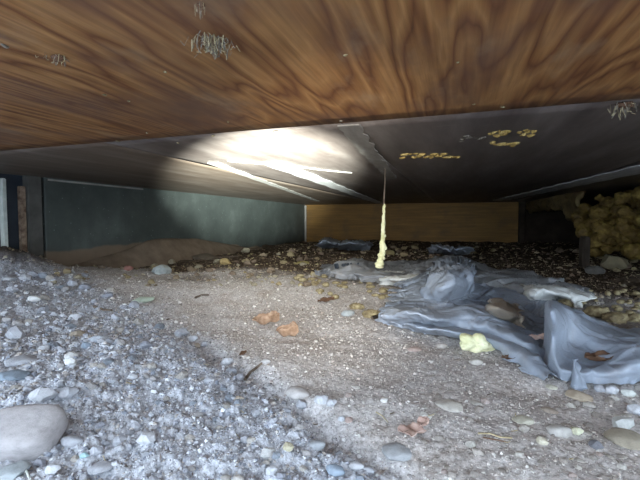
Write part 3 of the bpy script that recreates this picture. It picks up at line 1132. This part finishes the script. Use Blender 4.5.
sheet_net('plastic_flap', [
    [(418, 303, .02), (436, 306, .04), (458, 304, .03), (474, 299, .02)],
    [(424, 290, .07), (440, 290, .10), (460, 288, .10), (474, 286, .06)],
    [(430, 278, .07), (444, 275, .12), (460, 274, .11), (472, 277, .06)],
    [(436, 269, .03), (448, 264, .07), (460, 263, .06), (468, 266, .03)],
], 60, 50, M['tarp'], .016, 111, 'rounded billowing flap of blue-grey plastic behind the big sheet', 'plastic sheet', wscale=9)
sheet_net('brown_plastic_patch', [
    [(478, 322, .02), (498, 326, .03), (522, 330, .02)],
    [(482, 312, .06), (502, 313, .08), (522, 320, .05)],
    [(490, 305, .06), (504, 303, .07), (516, 308, .05)],
], 40, 30, M['patch'], .010, 113, 'tan muddy patch of plastic lying on the middle of the blue-grey sheet', 'plastic scrap', wscale=12)
sheet_net('front_plastic_strip', [
    [(398, 331, .0), (430, 335, .0), (462, 342, .0), (492, 352, .0), (524, 372, .0), (540, 382, .0)],
    [(400, 326, .02), (432, 330, .03), (464, 335, .03), (498, 346, .02), (530, 363, .02), (548, 379, .015)],
    [(404, 322, .02), (434, 325, .02), (468, 330, .02), (504, 341, .015), (536, 358, .02), (554, 376, .01)],
], 130, 22, M['tarp'], .006, 115, 'narrow front strip of bluish plastic along the near edge of the big sheet', 'plastic sheet', wscale=12)

# upright tip of torn sheet at its near edge
sheet_net('torn_plastic_tip', [
    [(572, 390, .0), (580, 391, .0), (588, 390, .0)],
    [(575, 378, .02), (580, 378, .028), (586, 379, .02)],
    [(576, 366, .035), (578, 364, .045), (580, 368, .035)],
    [(577, 358, .045), (577.5, 357, .05), (578, 358, .045)],
], 14, 24, M['tarp'], .0, 91, 'small pointed tip of torn pale plastic standing up in front of the sheet', 'plastic scrap')

sheet_net('white_plastic_piece', [
    [(519, 303, .0), (531, 307, .0), (548, 304, .0), (562, 304, .0), (574, 308, .0), (580, 308, .0)],
    [(520, 296, .03), (533, 298, .05), (549, 297, .05), (563, 298, .04), (576, 302, .03), (584, 303, .02)],
    [(522, 290, .04), (535, 291, .06), (550, 290, .06), (564, 293, .05), (578, 297, .04), (588, 298, .03)],
    [(528, 286, .03), (538, 286, .04), (552, 287, .04), (566, 290, .03), (578, 294, .02), (584, 297, .02)],
], 70, 30, M['cloth'], .008, 95, 'crumpled white plastic piece behind the standing fold of the blue sheet', 'plastic scrap', wscale=12)

for net, lab, sd in (
    ([[(384, 286, .0), (400, 287, .0), (418, 284, .0), (434, 281, .0)], [(384, 280, .03), (402, 280, .05), (420, 277, .04), (436, 277, .02)], [(388, 278, .02), (404, 276, .02), (420, 274, .01), (434, 275, .0)]],
     'beige curled plastic strip below the hanging foam strand', 97),
    ([[(358, 281, .0), (372, 282, .0), (388, 280, .0), (402, 277, .0)], [(360, 277, .02), (374, 277, .03), (390, 275, .03), (404, 274, .02)], [(364, 275, .01), (378, 274, .01), (392, 272, .01), (402, 272, .0)]],
     'narrow whitish plastic strip left of the beige curled one', 98)):
    sheet_net('plastic_strip', net, 40, 16, M['cloth'], .006, sd, lab, 'plastic scrap', wscale=14)

for (x0, x1, y0, y1), lab, sd in (
        ((317, 338, 240, 249), 'small pale plastic scrap before the left end of the back board', 101),
        ((338, 372, 243, 251), 'grey-green plastic scrap lying before the back board', 102),
        ((428, 470, 250, 256), 'dull grey plastic scrap on dark soil behind the big sheet', 103)):
    xm = (x0 + x1) / 2
    sheet_net('plastic_scrap', [[(x0, y1, 0), (xm, y1 + .5, 0), (x1, y1, 0)], [(x0 + 2, (y0 + y1) / 2, .06), (xm, y0 + 2, .09), (x1 + 1, (y0 + y1) / 2, .05)], [(x0 + 4, y0 + 1, .03), (xm, y0, .03), (x1 - 2, y0 + 1.5, .02)]],
              36, 20, M['tarp'], .014, sd, lab, 'plastic scrap', wscale=9)

# black ribbed scrap on the grey sheet
bm = bmesh.new()
for k in range(5):
    x = (k - 2) * .032
    mt = Matrix.Translation((x, random.uniform(-.01, .01), .05)) @ Euler((random.uniform(-.3, .3), random.uniform(-.3, .3), random.uniform(-.3, .3))).to_matrix().to_4x4()
    bmesh.ops.create_cube(bm, size=1, matrix=mt @ Matrix.Diagonal((.012, .05, .10, 1)))
bmesh.ops.create_cube(bm, size=1, matrix=Matrix.Translation((0, .01, .01)) @ Matrix.Diagonal((.16, .05, .02, 1)))
bmesh.ops.bevel(bm, geom=list(bm.edges), offset=.003, segments=1, affect='EDGES')
me = bpy.data.meshes.new('black_grille'); bm.to_mesh(me); bm.free()
o = link_mesh('black_grille_scrap', me, M['navy'])
p, _ = ground(347, 277); o.location = (p[0], p[1], p[2] + .02); o.rotation_euler = (-.3, 0, YAW + .2); o.scale = (.8, .6, .5)
prop(o, 'small black ribbed scrap lying on the left end of the grey sheet', 'scrap')


# ------------------------------------------------------------------ hanging foam strand
def strand():
    top = np.array(at_z(385, 168, .558)); 
    depth = np.hypot(top[0], top[1])
    # hangs plumb with a slight drift; lower end near px (380, 267)
    d0 = ray(385, 168); tt = (top[0] / d0[0]) if abs(d0[0]) > 1e-6 else 1
    root = empty('hanging_foam_strand', top)
    prop(root, 'thin strand crusted with pale yellow foam hanging from the ceiling', 'strand')
    def pt(px, py):
        d = ray(px, py)
        return d * tt + np.array([0, 0, CAM_Z]) - top
    def tube(name, pts, mat, seg=8, sq=1.0):
        V = []; n = len(pts)
        for k, (q, r) in enumerate(pts):
            for j in range(seg):
                a = j / seg * 2 * math.pi
                rr = r * (1 + (.35 * (random.random() - .5) if r > .003 else 0))
                V.append((q[0] + math.cos(a) * rr, q[1] + math.sin(a) * rr * .8, q[2]))
        V2 = np.array(V)
        Fs = []
        for k in range(n - 1):
            for j in range(seg):
                Fs.append((k * seg + j, k * seg + (j + 1) % seg, (k + 1) * seg + (j + 1) % seg, (k + 1) * seg + j))
        Fs.append(tuple(range(seg))); Fs.append(tuple((n - 1) * seg + j for j in range(seg))[::-1])
        me = bpy.data.meshes.new(name); me.from_pydata([tuple(v) for v in V2], [], Fs)
        me.polygons.foreach_set('use_smooth', [True] * len(me.polygons))
        o = link_mesh(name, me, mat, root)
        return o
    px = [(385, 168, .7), (385, 180, .8), (384.3, 195, 1.0), (384, 203, 1.3)]
    s = tt / F
    tube('wire', [(pt(a, b), w * s * .8) for a, b, w in px] + [(pt(380.5, 262), .0015)], M['twig'], 6)
    body = [(384, 202, .5), (384, 206, 1.6), (383.5, 214, 1.4), (383.6, 222, 1.7), (382.8, 230, 2.1), (383.2, 236, 1.9), (382.3, 242, 2.6), (382.9, 247, 3.3), (382.6, 251, 2.9), (381.4, 255, 3.5), (380.6, 258, 2.8), (380.2, 261, 3.4), (379.6, 264, 4.6), (379.2, 267, 4.0), (379.4, 268.8, 1.6)]
    fine_ = []
    for k in range(len(body) - 1):
        for f in np.linspace(0, 1, 4)[:-1]:
            a = [body[k][i] * (1 - f) + body[k + 1][i] * f for i in range(3)]
            fine_.append((pt(a[0] + random.uniform(-.35, .35), a[1]), a[2] * s * random.uniform(.85, 1.15)))
    tube('foam_crust', fine_, M['foam_pale'], 10)
    for (a, b, r) in ((385.3, 248, 1.8), (377.3, 265.5, 2.0), (383.4, 258, 1.6), (385, 236, 1.2)):
        q = pt(a, b)
        lumpy('foam_nub', q[0], q[1], q[2], r * s, r * s, r * s * 1.2, M['foam_pale'], 3, .5, 3, a, parent=root)


strand()

# ------------------------------------------------------------------ foam pieces
def foam_chunk(px, py, wpx, hpx, mat, label, name='foam_chunk', group=None, fs=3.2, sub=4, seed=None, lump=.5):
    p, d = ground(px, py)
    s = d / F
    o = lumpy(name, p[0], p[1], p[2] + hpx * s * .40, wpx * s * .5, wpx * s * .34, hpx * s * .55, mat, sub, lump, fs, seed if seed is not None else random.random() * 40, YAW + random.uniform(-.3, .3), label, 'foam')
    if group:
        o['group'] = group
    return o


o = foam_chunk(476, 350, 31, 17, M['foam_pale'], 'bright pale yellow foam chunk in front of the plastic sheet', sub=5, fs=1.3, seed=3.3, lump=.75)
o.rotation_euler.y = .22
foam_chunk(372, 318, 18, 9, M['foam_rock'], 'pale yellow foam lump at the left corner of the plastic sheet')
foam_chunk(357, 309, 14, 6, M['foam_rock'], 'low yellowish foam piece left of the lump at the sheet corner')
foam_chunk(567, 306, 22, 8, M['foam_rock'], 'brownish-yellow foam behind the standing fold of the sheet')
foam_chunk(596, 317, 22, 11, M['foam_rock'], 'large pale foam lump behind the right part of the sheet')
foam_chunk(616, 322, 26, 10, M['foam_rock'], 'broad foam lump right of the large pale one')
foam_chunk(634, 322, 16, 8, M['foam_rock'], 'yellow foam lump at the right edge behind the sheet')
rs2 = random.Random(4)
n = 0
while n < 70:
    if n < 36:
        px = rs2.uniform(296, 392); py = rs2.uniform(280, 300) - (6 if px < 330 else 0)
        lab, gr = 'yellowish foam crumb in the litter left of the plastic sheets', 'foam crumbs in the middle litter'
    else:
        px = rs2.uniform(572, 645); py = rs2.uniform(292, 326)
        if py > 306 + (px - 572) * .25: continue
        lab, gr = 'foam crumb on the dark ground behind the right part of the sheet', 'foam crumbs behind the sheet'
    foam_chunk(px, py, rs2.uniform(4, 10), rs2.uniform(2.5, 5), M['foam_rock'], lab, 'foam_crumb', gr, sub=2)
    n += 1


# smears of foam and litter stuck to the ceiling
def smear(px, py, wpx, hpx, mat, label, n=14, name='foam_smear', cat='foam', drop=.008, z=.562, rot=0.0):
    c = at_z(px, py, z)
    a = at_z(px - wpx / 2, py - rot * wpx / 2, z) - c; b = at_z(px + wpx / 2, py + rot * wpx / 2, z) - c
    v0 = at_z(px, py - hpx / 2, z) - c; v1 = at_z(px, py + hpx / 2, z) - c
    bm = bmesh.new()
    for k in range(n):
        t = (k + .5) / n; f = random.uniform(0, 1)
        q = a * (1 - t) + b * t + (v0 * (1 - f) + v1 * f) * .8
        r = np.linalg.norm(b - a) / n * random.uniform(.7, 1.3)
        bmesh.ops.create_icosphere(bm, subdivisions=2, radius=1, matrix=Matrix.Translation((q[0], q[1], -random.uniform(0, .002))) @ Euler((0, 0, random.random())).to_matrix().to_4x4() @ Matrix.Diagonal((r, r * random.uniform(.7, 1.2) + .004, drop * random.uniform(.6, 1.2), 1)))
    for v in bm.verts:
        v.co += Vector((mnoise.noise(v.co * 70), mnoise.noise(v.co * 70 + Vector((9, 0, 0))), 0)) * .006
    me = bpy.data.meshes.new(name); bm.to_mesh(me); bm.free()
    me.polygons.foreach_set('use_smooth', [True] * len(me.polygons))
    o = link_mesh(name, me, mat); o.location = c
    prop(o, label, cat)
    return o


smear(430, 155, 60, 5, M['ochre'], 'long ochre foam smear on the dark ceiling right of the strand', 20, rot=-.01)
smear(499, 132, 21, 6, M['ochre'], 'ochre foam smear on the dark ceiling, upper left of a pair', 9)
smear(527, 132, 17, 8, M['ochre'], 'ochre foam smear on the dark ceiling, right of a pair', 8)
smear(504, 143, 26, 4, M['ochre'], 'thin foam smear just below the pair on the dark ceiling', 9)
smear(472, 138, 26, 9, M['dust'], 'greyish dusty patch of residue left of the ochre smears', 12, drop=.003)


def tuft(px, py, wpx, nblades, label, z=.556, mats=('dust', 'straw'), lenf=.5, droop=.02):
    """a ragged clump of fibres and grass stuck to the board"""
    c = at_z(px, py, z)
    d = np.linalg.norm(c - np.array([0, 0, CAM_Z]))
    w = wpx * d / F
    root = empty('dry_grass_tuft', c); prop(root, label, 'nest remnant')
    for mi, mn in enumerate(mats):
        V = []; Fs = []
        for k in range(nblades // len(mats)):
            x = random.gauss(0, w * .2); y = random.gauss(0, w * .16)
            a = random.uniform(0, 6.28); l = w * random.uniform(.05, .18); t = w * .009
            dx, dy = math.cos(a) * l, math.sin(a) * l
            nx, ny = -math.sin(a) * t, math.cos(a) * t
            z0 = -random.uniform(0, droop) * .3; z1 = -random.uniform(.001, droop); z2 = -random.uniform(0, droop)
            b = len(V)
            mx_, my_ = x + dx * .5 + random.uniform(-.2, .2) * l, y + dy * .5 + random.uniform(-.2, .2) * l
            for (qx, qy, qz) in ((x, y, z0), (mx_, my_, z1), (x + dx, y + dy, z2)):
                V += [(qx + nx, qy + ny, qz), (qx - nx, qy - ny, qz), (qx, qy, qz - t * 1.5)]
            for s_ in (0, 3):
                for j in range(3):
                    Fs.append((b + s_ + j, b + s_ + (j + 1) % 3, b + s_ + 3 + (j + 1) % 3, b + s_ + 3 + j))
        me = bpy.data.meshes.new('fibres'); me.from_pydata(V, [], Fs)
        o = link_mesh('fibres' if mi == 0 else 'grass_blades', me, M[mn], root)
        prop(o, kind='stuff')
    lumpy('fluff_core', 0, 0, -.002, w * .2, w * .12, .006, M['leaf_dark'], 3, .9, 4, px, YAW, parent=root)
    return root


tuft(213, 39, 44, 110, 'larger clump of grey fluff and dry grass stuck to the plywood')
tuft(58, 56, 24, 30, 'smaller grey fluff clump stuck to the plywood at upper left', droop=.012)
tuft(201, 3, 14, 16, 'tiny pale fluff at the top edge of the picture', droop=.02)
tuft(625, 104, 30, 30, 'torn fibrous clump hanging at the right of the board seam', z=.556, droop=.03)

# chips stuck on the ceiling
n = 0
for px, py, w in ((105, 95, 4), (129, 101, 3), (118, 141, 6), (178, 143, 5), (213, 136, 5), (276, 132, 8), (341, 121, 7), (474, 104, 4), (503, 107, 5), (228, 122, 3), (147, 133, 4), (345, 55, 6), (458, 62, 3), (165, 72, 5), (5, 46, 8)):
    c = at_z(px, py, .5555)
    d = np.linalg.norm(c - np.array([0, 0, CAM_Z])); s = w * d / F
    s *= .7
    o = lumpy('ceiling_chip', c[0], c[1], c[2], s * .6, s * .35, .002, M['foam_rock'] if w < 7 else M['dust'], 2, .8, 3, px, px, 'tiny pale chip of residue stuck to the plywood ceiling', 'residue')
    o['group'] = 'pale chips on the ceiling'


# ------------------------------------------------------------------ leaves and twigs
def leaf(px, py, wpx, mat, label, curl=.5, rot=0, ratio=.6, name='dead_leaf', seed=0, lift=0.004, lobes=0.0, vein=True):
    p, d = ground(px, py)
    Ln = wpx * d / F
    nu, nv = 26, 13
    root = empty(name, (p[0], p[1], p[2] + lift))
    prop(root, label, 'leaf')
    root.rotation_euler = (random.uniform(-.05, .2), random.uniform(-.1, .1), YAW + rot)
    V = []
    for i in range(nu):
        t = i / (nu - 1)
        hw = Ln * ratio * .5 * (math.sin(math.pi * min(1, t * 1.02 + .02)) ** .7) * (1 + lobes * math.sin(t * 15))
        for j in range(nv):
            s = j / (nv - 1) * 2 - 1
            env = math.sin(math.pi * (.08 + .84 * t)) ** .8
            z = curl * Ln * .36 * (abs(s) ** 1.6) * (.5 + t) * env + curl * Ln * .18 * (t - .5) ** 2 * 4 + .05 * Ln * math.sin(t * 11 + s * 4 + seed)
            z += .03 * Ln * abs(math.sin(t * 20)) * abs(s)
            V.append(((t - .5) * Ln, s * hw * (1 - .25 * curl * abs(s)), z))
    me = np_mesh('blade', V, grid_faces(nu, nv))
    o = link_mesh('blade', me, mat, root)
    sd = o.modifiers.new('thick', 'SOLIDIFY'); sd.thickness = Ln * .012; sd.offset = 0
    if vein:
        Vv = []; Fv = []
        for i in range(0, nu + 3, 2):
            t = i / (nu - 1)
            tt = min(t, 1)
            z = curl * Ln * .18 * (tt - .5) ** 2 * 4 + .05 * Ln * math.sin(tt * 11 + seed)
            r = Ln * .014 * (1.2 - tt * .5)
            for (a, b) in ((-r, 0), (0, r * 1.6), (r, 0)):
                Vv.append(((t - .5) * Ln, a, z + b))
        for i in range(len(Vv) // 3 - 1):
            for j in range(3):
                Fv.append((i * 3 + j, i * 3 + (j + 1) % 3, i * 3 + 3 + (j + 1) % 3, i * 3 + 3 + j))
        me = bpy.data.meshes.new('midrib'); me.from_pydata(Vv, [], Fv)
        link_mesh('midrib', me, M['twig'], root)
    return root


leaf(266, 325, 27, M['leaf'], 'curled orange-brown dead leaf, the farther of two in the centre', .9, .1, .8, seed=1)
leaf(288, 338, 24, M['leaf'], 'folded brown dead leaf, the nearer of two in the centre', 1.3, -.3, .8, seed=2)
leaf(412, 434, 28, M['leaf_pink'], 'broken pinkish dead leaf on the soil at the bottom middle', .25, -.2, .9, seed=3, lobes=.12)
leaf(423, 428, 18, M['leaf_pink'], 'small curled pinkish leaf fragment on the broken leaf', .5, .9, .7, seed=4, lift=.006)
leaf(243, 356, 9, M['leaf_dark'], 'tiny dark curled leaf on the soil below the folded leaf', .9, .8, .6, seed=5)
leaf(326, 302, 17, M['leaf_dark'], 'dark reddish dead leaf left of the plastic sheet', .4, .2, .5, seed=6)
leaf(519, 365, 32, M['leaf_dark'], 'dark brown leaf sticking out from under the sheet edge', .5, -.5, .35, seed=7)
leaf(538, 352, 20, M['leaf_pink'], 'pale brown leaf caught in the sheet folds', .6, -.5, .4, seed=8, lift=.03)
leaf(600, 374, 34, M['leaf_dark'], 'reddish brown leaf lying in the hollow of the sheet at right', .4, .1, .5, seed=9, lift=.03)
leaf(570, 347, 12, M['leaf'], 'small tan leaf resting on the face of the standing fold', .5, .1, .6, seed=10, lift=.06)


def twig(pts, wpx, label, mat='twig', name='twig', group=None, lift=.004):
    P = [ground(a, b) for a, b in pts]
    o0 = P[0][0]
    V = []; Fs = []
    for k, (p, d) in enumerate(P):
        r = wpx * d / F * .5 * (1 - .35 * k / len(P))
        n = P[min(k + 1, len(P) - 1)][0] - P[max(k - 1, 0)][0]
        n = n / (np.linalg.norm(n) + 1e-9); s = np.array([-n[1], n[0], 0])
        for j in range(5):
            a = j * 2 * math.pi / 5
            q = p - o0 + s * math.cos(a) * r + np.array([0, 0, 1]) * (math.sin(a) * r + lift + r * .5)
            V.append(tuple(q))
    for k in range(len(P) - 1):
        for j in range(5):
            Fs.append((k * 5 + j, k * 5 + (j + 1) % 5, k * 5 + 5 + (j + 1) % 5, k * 5 + 5 + j))
    Fs += [tuple(range(5)), tuple((len(P) - 1) * 5 + j for j in range(5))[::-1]]
    me = bpy.data.meshes.new(name); me.from_pydata(V, [], Fs)
    me.polygons.foreach_set('use_smooth', [True] * len(me.polygons))
    o = link_mesh(name, me, M[mat]); o.location = o0
    prop(o, label, 'twig', group)
    return o


twig([(245, 383), (250, 376), (256, 370), (262, 366)], 3.5, 'dark twig poking out of the channel below the leaves')
twig([(478, 436), (490, 437), (500, 440), (512, 441)], 2, 'thin straw-coloured twig on the right soil', 'straw')
twig([(483, 440), (494, 443), (506, 444)], 1.6, 'reddish thin twig beside the straw-coloured one', 'leaf_dark')
twig([(372, 326), (384, 322), (394, 312), (402, 307)], 4, 'dark stick lying over the left corner of the blue sheet', lift=.02)
twig([(20, 471), (27, 478), (30, 486)], 3, 'white stick in the lower left corner below the boulder', 'white')
twig([(94, 309), (104, 312), (112, 313)], 3, 'short brown twig on the gravel under the wall')
twig([(376, 414), (382, 418), (388, 424)], 1.4, 'fine pale straw on the centre soil', 'straw')
twig([(195, 299), (202, 296), (209, 296)], 2.2, 'curved dark twig on the soil left of centre')
twig([(176, 265), (196, 262), (216, 259), (238, 257)], 3, 'long thin twig along the foot of the left wall')
for k in range(46):
    px = random.uniform(0, 640); py = random.uniform(290, 478)
    if in_tarp(px, py): continue
    a = random.uniform(0, 6.28); l = random.uniform(3, 7)
    twig([(px, py), (px + math.cos(a) * l * .5, py + math.sin(a) * l * .3), (px + math.cos(a) * l, py + math.sin(a) * l * .5)], random.uniform(.8, 1.6),
         'tiny dark or straw-like fragment on the bare ground', random.choice(['twig', 'twig', 'straw']), 'twig_fragment', 'tiny twig fragments on the ground')


# ------------------------------------------------------------------ labels of the repeats: colour, side and nearest landmark
def to_px(p):
    x, y, z = p[0], p[1], p[2] - CAM_Z
    rx = x * CY + y * SY; f = -x * SY + y * CY
    d = f * CP - z * SP; u = f * SP + z * CP
    return 320 + F * rx / d, 240 - F * u / d


LAND = {
    'grey stones of the gravel slope': [('the big boulder', 28, 438), ('the dark bluish slab', 14, 377), ('the oval blue-grey pebble', 98, 341), ('the bright white pebble', 34, 300), ('the turquoise chip', 84, 461), ('the chalky knob', 132, 377), ('the flat channel stone', 182, 336), ('the dark channel twig', 252, 374), ('the long whitish stone', 298, 397), ('the pale green stone', 143, 302), ('the smooth oval bottom pebble', 316, 448)],
    'stones on the bare soil at right': [('the oval beige stone', 559, 433), ('the long brown stone', 626, 442), ('the pale yellow foam chunk', 476, 343), ('the upright plastic tip', 580, 375), ('the pointed cream stone', 523, 421), ('the pinkish leaf', 414, 432), ('the straw-coloured twig', 495, 438), ('the folded brown leaf', 288, 333)],
    'brown stones on the dark back soil': [('the yellow-brown wall stone', 225, 264), ('the grey-green wall rock', 162, 270), ('the back corner lath', 302, 245), ('the hanging foam strand', 380, 266), ('the flat ochre stone', 302, 264), ('the reddish wall rubble', 120, 268), ('the yellow foam mass', 614, 262)],
    'foam crumbs in the middle litter': [('the dark reddish leaf', 326, 300), ('the black ribbed scrap', 347, 274), ('the lump at the sheet corner', 372, 314), ('the beige curled strip', 410, 282), ('the flat ochre stone', 302, 264)],
    'foam crumbs behind the sheet': [('the large pale foam lump', 596, 313), ('the standing fold', 567, 304), ('the rock under the foam', 614, 268), ('the right-edge foam lump', 634, 318)],
    'pale chips on the ceiling': [('the larger fluff clump', 213, 40), ('the smaller fluff clump', 58, 56), ('the short greyish batten', 350, 124), ('the glue streak tip', 228, 160), ('the pair of foam smears', 510, 131)],
    'tiny twig fragments on the ground': [('the big boulder', 28, 438), ('the pinkish leaf', 414, 432), ('the two dead leaves', 276, 326), ('the oval blue-grey pebble', 98, 341), ('the oval beige stone', 559, 433), ('the pale yellow foam chunk', 476, 343), ('the pale green stone', 143, 302), ('the long whitish stone', 298, 397)],
}
NOUN = {'gravel_stone': 'loose stone', 'soil_stone': 'stone on bare soil', 'back_stone': 'stone on dark soil', 'foam_crumb': 'yellowish foam crumb', 'ceiling_chip': 'pale ceiling chip', 'twig_fragment': 'tiny twig fragment'}
ORD = ['nearest', 'second nearest', 'third nearest', 'fourth nearest', 'fifth nearest', 'sixth nearest', 'seventh nearest', 'eighth nearest', 'ninth nearest', 'tenth nearest', 'eleventh nearest', 'twelfth nearest', 'thirteenth nearest', 'fourteenth nearest', 'fifteenth nearest', 'sixteenth nearest', 'seventeenth nearest', 'eighteenth nearest']


def tone(c):
    r_, g_, b_ = c[0], c[1], c[2]
    v = (r_ + g_ + b_) / 3
    w = 'pale' if v > .42 else 'dark' if v < .2 else ''
    h = 'bluish-grey' if b_ > r_ * 1.06 else 'brown' if r_ > b_ * 1.45 else 'beige' if r_ > b_ * 1.12 else 'grey'
    return (w + ' ' + h).strip()


sets = {}
for o in C.objects:
    g = o.get('group')
    if g in LAND and o.parent is None:
        px, py = to_px(o.location)
        nm, d2, dx, dy = min(((n, (px - a) ** 2 + ((py - b) * 1.3) ** 2, px - a, py - b) for n, a, b in LAND[g]), key=lambda t: t[1])
        base = o.name.split('.')[0]
        if abs(dx) > abs(dy) * 1.3:
            rel = 'right of' if dx > 0 else 'left of'
        elif g.startswith('pale chips'):
            rel = 'beyond' if dy > 0 else 'before'
        else:
            rel = 'in front of' if dy > 0 else 'behind'
        t = tone(o.color) + ' ' if 'stone' in base else ''
        sets.setdefault((t, base, rel, nm), []).append((d2, o))
for (t, base, rel, nm), lst in sets.items():
    lst.sort(key=lambda q: q[0])
    for k, (_, o) in enumerate(lst):
        txt = t + NOUN[base] + ' ' + rel + ' ' + nm
        if len(lst) > 1:
            txt += ', ' + (ORD[k] if k < len(ORD) else 'farther than ten others')
        o['label'] = txt
